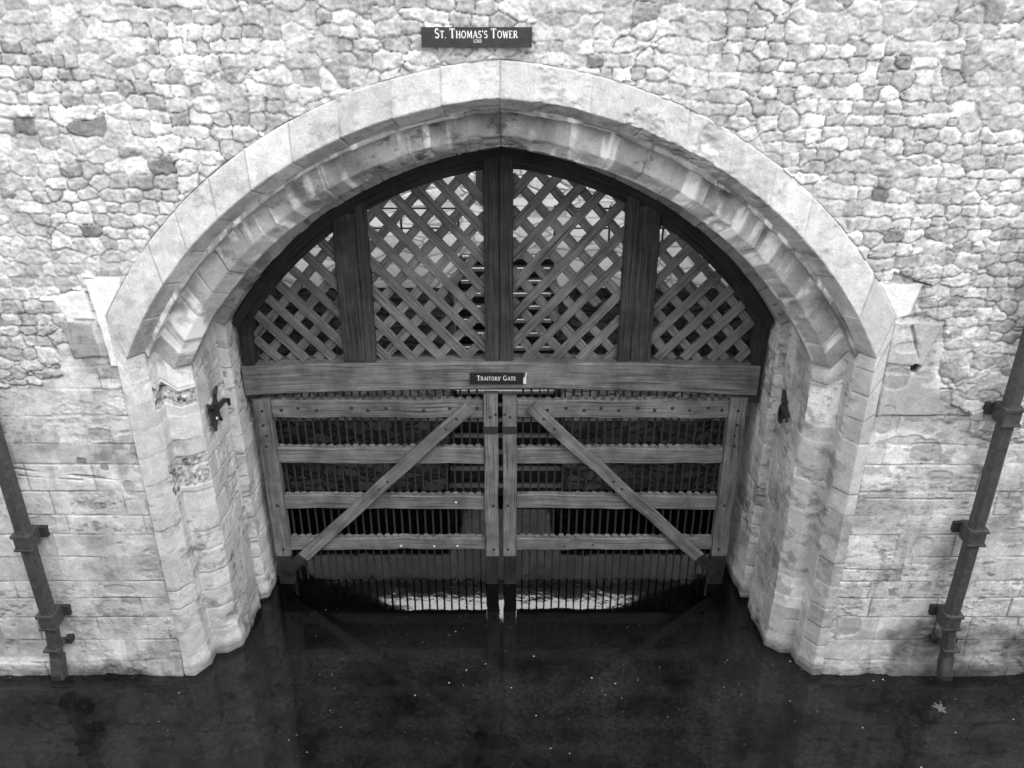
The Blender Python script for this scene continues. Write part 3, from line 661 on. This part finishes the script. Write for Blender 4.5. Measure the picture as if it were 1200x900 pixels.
# ------------------------------------------------------------------ the two gate leaves
def leaf(sgn, label):
    """sgn -1: left leaf, +1: right leaf; hinge at |x|=3.2 from the middle"""
    g = empty('gate_leaf', (CXG + sgn * 3.1, 1.85, .1), label, 'gate', 'pair of oak water gate leaves')
    X_ = lambda u: CXG + sgn * u
    yF = 1.80
    MB().beam((X_(3.10), yF, .50), (X_(3.10), yF, 3.02 if sgn > 0 else 3.0), .225, .15, seg=8).build('hinge_stile', WOOD, g)
    MB().beam((X_(3.10), yF, -.5), (X_(3.10), yF, .498), .215, .14, seg=3).build('stile_foot', WOOD_WET, g)
    ms = MB().beam((X_(.125), yF, .50), (X_(.125), yF, 3.05 if sgn < 0 else 3.0), .185, .15, seg=8).build('meeting_stile', WOOD, g)
    MB().beam((X_(.125), yF, -.5), (X_(.125), yF, .498), .18, .14, seg=3).build('stile_foot', WOOD_WET, g)
    top_rail = None
    for ri, (z0, z1) in enumerate(((2.70, 2.955), (2.0, 2.24), (1.265, 1.485), (.575, .775))):
        mb = MB(); zc = (z0 + z1) / 2; t = rnd.gauss(0, .012)
        mb.beam((X_(.222), yF + .022, zc + t), (X_(2.985), yF + .022, zc - t), z1 - z0, .10, seg=12, wob=.006)
        if True:
            k = 0
            for i in range(25):                                # rounded notches where the bars pass through the rail
                u = .30 + i * .1095 + rnd.gauss(0, .004); mb.box(X_(u) - .034, X_(u) + .034, yF - .012, yF + .05, z1 - .01, z1 + .022 + rnd.gauss(0, .004), .012)
        rl = mb.build('rail', WOOD, g); top_rail = rl if ri == 0 else top_rail; low_rail = rl
    b0, b1 = (X_(.40), 1.712, 2.90), (X_(2.80), 1.712, .50)
    br_ = MB().beam(b0, b1, .175, .05, seg=10, wob=.005).build('brace', WOOD, g)
    MB().beam((X_(2.804), 1.712, .496), (X_(3.06), 1.712, .24), .17, .048, seg=2).build('brace_foot', WOOD_WET, g)
    for i in range(25):
        u = .30 + i * .1095
        MB().tube([(X_(u), yF + .058, -.5), (X_(u), yF + .058, 3.10 + rnd.gauss(0, .004))], [.0145, .0145], 6).build('bar', IRON_GATE, g)
    us = ([2.86, 2.64, 2.40, 1.94, 1.73, 1.49, 1.0, .66, .38, .30] if sgn < 0 else [.62, .86, 1.10, 1.32, 1.55, 1.80, 2.02, 2.25, 2.48, 2.72, 2.90])
    for i, u in enumerate(us): MB().dome((X_(u), yF - .028, 2.83 + (.02 if i % 2 else -.012)), .023, .018).build('bolt', IRON, top_rail, True)
    for u, z in ((3.10, 2.83), (3.11, 2.62), (3.09, 2.46), (3.11, 2.30), (.06, 2.78), (.13, 2.74), (.1, 1.36), (.1, .62), (3.08, 1.36), (3.08, .62)):
        MB().dome((X_(u), yF - .075, z), .02, .016).build('bolt', IRON, g, True)
    for t in (.07, .13, .47, .52): 
        p = Vector(b0).lerp(Vector(b1), t); MB().dome((p.x, 1.687, p.z), .02, .015).build('bolt', IRON, br_, True)
    for u, z in ((.62, 1.38), (.62, .64), (.95, .64), (1.42, .64)) if sgn < 0 else ((1.3, .66), (.9, .64)):
        MB().dome((X_(u), yF - .028, z), .016, .01).build('bolt', LETTER if sgn < 0 else IRON, g, True)
    MB().box(X_(.125) - .10, X_(.125) + .10, 1.706, 1.726, 2.50, 2.60, .004).build('iron_strap', IRON_GATE, g)
    return g
leaf(-1, 'left oak gate leaf, brace rising to its meeting post on the right')
leaf(1, 'right oak gate leaf, brace falling from its meeting post to the right hinge')

# ------------------------------------------------------------------ lettering: serif capitals from strokes
def glyph(ch):
    """list of strokes [(points, width)] in a box of height 1; returns strokes, advance"""
    T, t = .15, .075; sf = .06
    def arc(cx, cy, rx, ry, a0, a1, n=14): return [(cx + rx * math.cos(R(a)), cy + ry * math.sin(R(a))) for a in np.linspace(a0, a1, n)]
    def ser(x, y, w=.13): return ([(x - w, y), (x + w, y)], sf)
    g = {'T': ([([(.36, 0), (.36, 1)], T), ([(0.02, .96), (.70, .96)], .09), ([(.035, .96), (.035, .78)], .05), ([(.685, .96), (.685, .78)], .05), ser(.36, .03)], .74),
         'H': ([([(.14, 0), (.14, 1)], T), ([(.66, 0), (.66, 1)], T), ([(.14, .52), (.66, .52)], t), ser(.14, .03), ser(.14, .97), ser(.66, .03), ser(.66, .97)], .82),
         'O': ([(arc(.42, .5, .34, .46, 0, 360, 26), .12)], .86),
         'M': ([([(.12, 0), (.16, 1)], t), ([(.16, 1), (.46, .12)], T), ([(.46, .12), (.76, 1)], t), ([(.78, 1), (.82, 0)], T), ser(.12, .03, .1), ser(.82, .03), ([(.04, .97), (.18, .97)], sf), ([(.76, .97), (.9, .97)], sf)], .96),
         'A': ([([(.08, 0), (.40, 1)], t), ([(.40, 1), (.72, 0)], T), ([(.2, .34), (.62, .34)], t), ser(.08, .03, .1), ser(.72, .03, .11)], .80),
         'S': ([(arc(.3, .73, .21, .23, 30, 250, 12) + arc(.3, .27, .23, .24, 80, -150, 14), .12)], .60),
         'W': ([([(.06, 1), (.28, 0)], T), ([(.28, 0), (.48, .9)], t), ([(.48, .9), (.70, 0)], T), ([(.70, 0), (.90, 1)], t), ser(.06, .97, .1), ser(.9, .97, .1)], .98),
         'E': ([([(.14, 0), (.14, 1)], T), ([(.05, .96), (.55, .96)], t), ([(.14, .52), (.45, .52)], t), ([(.05, .04), (.6, .04)], t), ([(.56, .96), (.56, .8)], .05), ([(.6, .04), (.6, .22)], .05)], .66),
         'R': ([([(.14, 0), (.14, 1)], T), (([(.14, .96)] + arc(.36, .74, .2, .22, 90, -90, 10) + [(.14, .52)]), .10), ([(.34, .5), (.68, .02)], T), ser(.14, .03), ([(.04, .97), (.2, .97)], sf)], .74),
         'I': ([([(.15, 0), (.15, 1)], T), ser(.15, .03), ser(.15, .97)], .32),
         'G': ([(arc(.44, .5, .36, .46, 50, 320, 22), .12), ([(.72, .04), (.72, .46)], .13), ([(.58, .46), (.84, .46)], sf)], .88),
         '.': ([([(.08, 0), (.08, .13)], .14)], .24), "'": ([([(.09, .98), (.06, .72)], .11)], .2),
         '1': ([([(.2, 0), (.2, 1)], T), ([(.04, .84), (.2, .97)], t), ser(.2, .03)], .42),
         '2': ([(arc(.3, .72, .21, .24, 160, -30, 12) + [(.08, .05)], .12), ([(.06, .05), (.54, .05)], .1)], .62),
         '8': ([(arc(.3, .74, .19, .22, 0, 360, 16), .11), (arc(.3, .27, .23, .25, 0, 360, 16), .12)], .62),
         '0': ([(arc(.3, .5, .23, .46, 0, 360, 22), .12)], .62), ' ': ([], .38)}
    return g[ch]
def lettering(runs, cx, z0, y, width=None):
    """runs: list of (text, cap height); one mesh, centred on cx, baseline z0"""
    adv = []; x = 0
    for s_, hgt in runs:
        for ch in s_: st_, a = glyph(ch); adv.append((st_, x, hgt)); x += a * hgt + .10 * hgt
    k = (width / x) if width else 1; mb = MB(); ox = cx - x * k / 2; ln = 0
    for st_, x0, hgt in adv:
        for pts, wd in st_:
            for i in range(len(pts) - 1):
                (ax, az), (bx, bz) = pts[i], pts[i + 1]; ax, bx = ax * hgt * k, bx * hgt * k; az, bz = az * hgt, bz * hgt
                L = math.hypot(bx - ax, bz - az)
                if L < 1e-6: continue
                nx, nz = -(bz - az) / L * wd * hgt / 2, (bx - ax) / L * wd * hgt / 2; e = .15 * wd * hgt if len(pts) > 2 else 0; ex, ez = (bx - ax) / L * e, (bz - az) / L * e
                q_ = [(ax - ex - nx, az - ez - nz), (bx + ex - nx, bz + ez - nz), (bx + ex + nx, bz + ez + nz), (ax - ex + nx, az - ez + nz)]
                ln += 1; yy = y - .0004 * (ln % 5)
                f_ = [(ox + x0 * k + p[0], yy, z0 + p[1]) for p in q_]; bk = [(p[0], y + .003, p[2]) for p in f_]
                mb.quad(f_)
                for a in range(4): b2 = (a + 1) % 4; mb.quad([f_[b2], f_[a], bk[a], bk[b2]])
    return mb
s1 = empty('name_sign', (-.2, -.06, 7.47), "long black name board on the rubble above the arch reading ST. THOMAS'S TOWER", 'sign')
MB().box(-.683, .285, -.085, -.045, 7.385, 7.55, .004).build('board', BOARD, s1)
lettering([('S', .078), ('T', .060), ('. ', .060), ('T', .078), ('HOMAS', .060), ("'", .066), ('S ', .060), ('T', .078), ('OWER', .060)], -.20, 7.462, -.0875, .73).build('lettering', LETTER, s1)
lettering([('1280', .026)], -.19, 7.425, -.0875, .075).build('date', LETTER, s1)
for x in (-.5, .1): MB().box(x - .02, x + .02, -.05, .02, 7.44, 7.50, .003).build('bracket', IRON, s1)
s2 = empty('gate_sign', (-.06, 1.69, 3.32), "small black board on the oak cross beam reading TRAITORS' GATE", 'sign')
MB().box(-.425, .262, 1.672, 1.698, 3.245, 3.395, .004).build('board', BOARD, s2)
MB().box(.250, .292, 1.668, 1.699, 3.250, 3.330, .012).beam((.275, 1.684, 3.29), (.288, 1.684, 3.40), .016, .02).build('broken_corner', LETTER, s2)
lettering([('T', .066), ('RAITORS', .052), ("' ", .052), ('G', .066), ('ATE', .052)], -.085, 3.298, 1.6695, .50).build('lettering', LETTER, s2)

# ------------------------------------------------------------------ downpipes
def pipe(x0, top, label, xb, collars, wd=.152):
    g = empty('downpipe', (x0, -.13, 0), label, 'pipe', 'cast iron downpipes on the tower wall')
    MB().beam((x0 - (xb - x0) * .05, -.19, top), (x0, -.19, collars[-1]), wd, .15, seg=14, bev=.03, wob=.002).build('pipe', PIPE, g)
    MB().beam((x0, -.19, collars[-1]), (xb, -.19, .45), wd * .9, .14, seg=3, bev=.03).build('pipe', PIPE, g)
    sh = MB().beam((xb, -.19, .46), (xb, -.25, .17), wd * .95, .15, side=(0, -1, 0), seg=3, bev=.02).build('shoe', PIPE, g)
    MB().box(xb - .06, xb + .06, -.332, -.322, .19, .26, .002).build('shoe_mouth', IRON, sh)
    for z in collars:
        MB().box(x0 - wd * .5 - .015, x0 + wd * .5 + .015, -.285, -.015, z - .085, z + .07, .012).box(x0 - wd * .5 - .03, x0 + wd * .5 + .03, -.30, -.085, z + .07, z + .10, .008).box(x0 - wd * .5 - .03, x0 + wd * .5 + .03, -.30, -.085, z - .105, z - .082, .008).build('collar', PIPE, g)
        for s in (-1, 1): MB().box(x0 + s * (wd * .5 + .045) - .045, x0 + s * (wd * .5 + .045) + .045, -.055, .03, z - .075, z + .05, .006).build('bracket', IRON, g)
    for z in (.60,):
        MB().box(xb - wd * .5 - .02, xb + wd * .5 + .02, -.285, -.03, z - .012, z + .012, .005).build('band', PIPE, g)
        for s in (-1, 1): MB().box(xb + s * (wd * .5 + .04) - .04, xb + s * (wd * .5 + .04) + .04, -.09, .03, z - .04, z + .03, .008).build('bracket', IRON, g)
pipe(-5.40, 8.9, 'square iron downpipe left of the arch, streaked with pale drips', -5.45, (4.4, 2.2, 1.05))
pipe(5.33, 8.9, 'square iron downpipe right of the arch beside the stained masonry', 5.42, (5.9, 3.8, 2.27, 1.05))

# ------------------------------------------------------------------ wall irons
def star(sgn, cy, cz, label, arms, xr, hole=True, pw=.27):
    g = empty('wall_anchor', (xr, cy, cz), label, 'wall anchor'); n = -sgn
    off = xr + n * .03
    MB().beam((off, cy - .0, cz - .11), (off, cy + .0, cz + .11), pw, .03, side=(1, 0, 0), seg=4, bev=.012, wob=.006).build('plate', IRON, g)
    for pts in arms:
        MB().tube([(off + n * (.01 + .006 * (i > 0)), cy + a, cz + b_ * .72) for i, (a, b_) in enumerate(pts)], [.036] + [.028] * (len(pts) - 2) + [.02], 7).build('arm', IRON, g)
    if hole: MB().tube([(off + n * .02, cy - .02, cz - .07), (off + n * .035, cy - .02, cz - .07)], .018).build('bolt', LETTER, g)
star(-1, .80, 3.30, 'black star-shaped iron anchor with crooked arms on the left jamb', [[(-.05, .10), (-.16, .20), (-.20, .27)], [(.05, .12), (.06, .28), (.16, .36)], [(.06, .02), (.30, .0), (.46, -.10), (.47, -.20)], [(-.06, -.12), (-.10, -.28)], [(.06, -.12), (.14, -.24)]], -3.435)
star(1, 1.05, 3.22, 'black iron anchor with a ring on the shadowed right jamb', [[(0, .12), (.04, .32)], [(-.05, .05), (-.2, .0), (-.22, -.1)], [(.05, -.1), (.03, -.26)]], 3.43, False, .13)
MB().tube([(3.36, 1.0 + .07 * math.cos(a), 3.17 + .11 * math.sin(a)) for a in np.linspace(0, 2 * math.pi, 14)], .017).build('ring', IRON, bpy.data.objects['wall_anchor.001'])
nl = MB().tube([(4.10, -.03, 5.215), (4.20, -.05, 5.20), (4.30, -.03, 5.165)], [.008, .012, .009], 6).build('iron_cramp', IRON); tag(nl, 'thin black iron cramp above the right springer block', 'iron bar')

# ------------------------------------------------------------------ things afloat
mb = MB()
for i in range(380):
    x, y = rnd.uniform(-6.5, 6.5), -abs(rnd.gauss(0, 1.3)) + .2
    if i % 3 == 0 and i > 5: x, y = lastx + rnd.gauss(0, .25), lasty + rnd.gauss(0, .12)
    lastx, lasty = x, min(y, 0)
    if rnd.random() < .25: x, y = rnd.uniform(-3, 3), rnd.uniform(.2, 3.0)
    r_ = (abs(rnd.gauss(0, .0035)) + .0015) * (1 if rnd.random() < .5 else .6) + (.009 if rnd.random() < .05 else 0); n_ = 5; a0 = rnd.uniform(0, 6)
    mb.quad([(x + r_ * math.cos(a0 + k * 1.257) * rnd.uniform(.6, 1.3), y + r_ * math.sin(a0 + k * 1.257) * rnd.uniform(.6, 1.3), .004) for k in range(n_)])
tag(mb.build('floating_scraps', SPECK), 'pale specks of scum and scraps scattered on the dark water', 'debris', kind='stuff')
mb = MB(); lc = (5.248, -.583)
ang = np.linspace(0, 2 * math.pi, 31)[:-1]; rad = [.01 * v for v in (9, 6, 5, 8, 10, 6.5, 5, 6, 9.5, 7, 4.5, 4, 7, 8, 5.5, 4, 2.5, 2, 3, 3, 5, 7.5, 5.5, 4.5, 7, 9, 10, 7, 5, 7)]
for i in range(30):
    j = (i + 1) % 30; mb.quad([(lc[0], lc[1], .012), (lc[0] + rad[i] * math.cos(ang[i]), lc[1] + rad[i] * math.sin(ang[i]), .006), (lc[0] + rad[j] * math.cos(ang[j]), lc[1] + rad[j] * math.sin(ang[j]), .006)])
tag(mb.build('fallen_leaf', LEAF), 'pale lobed leaf floating near the right pipe', 'leaf')
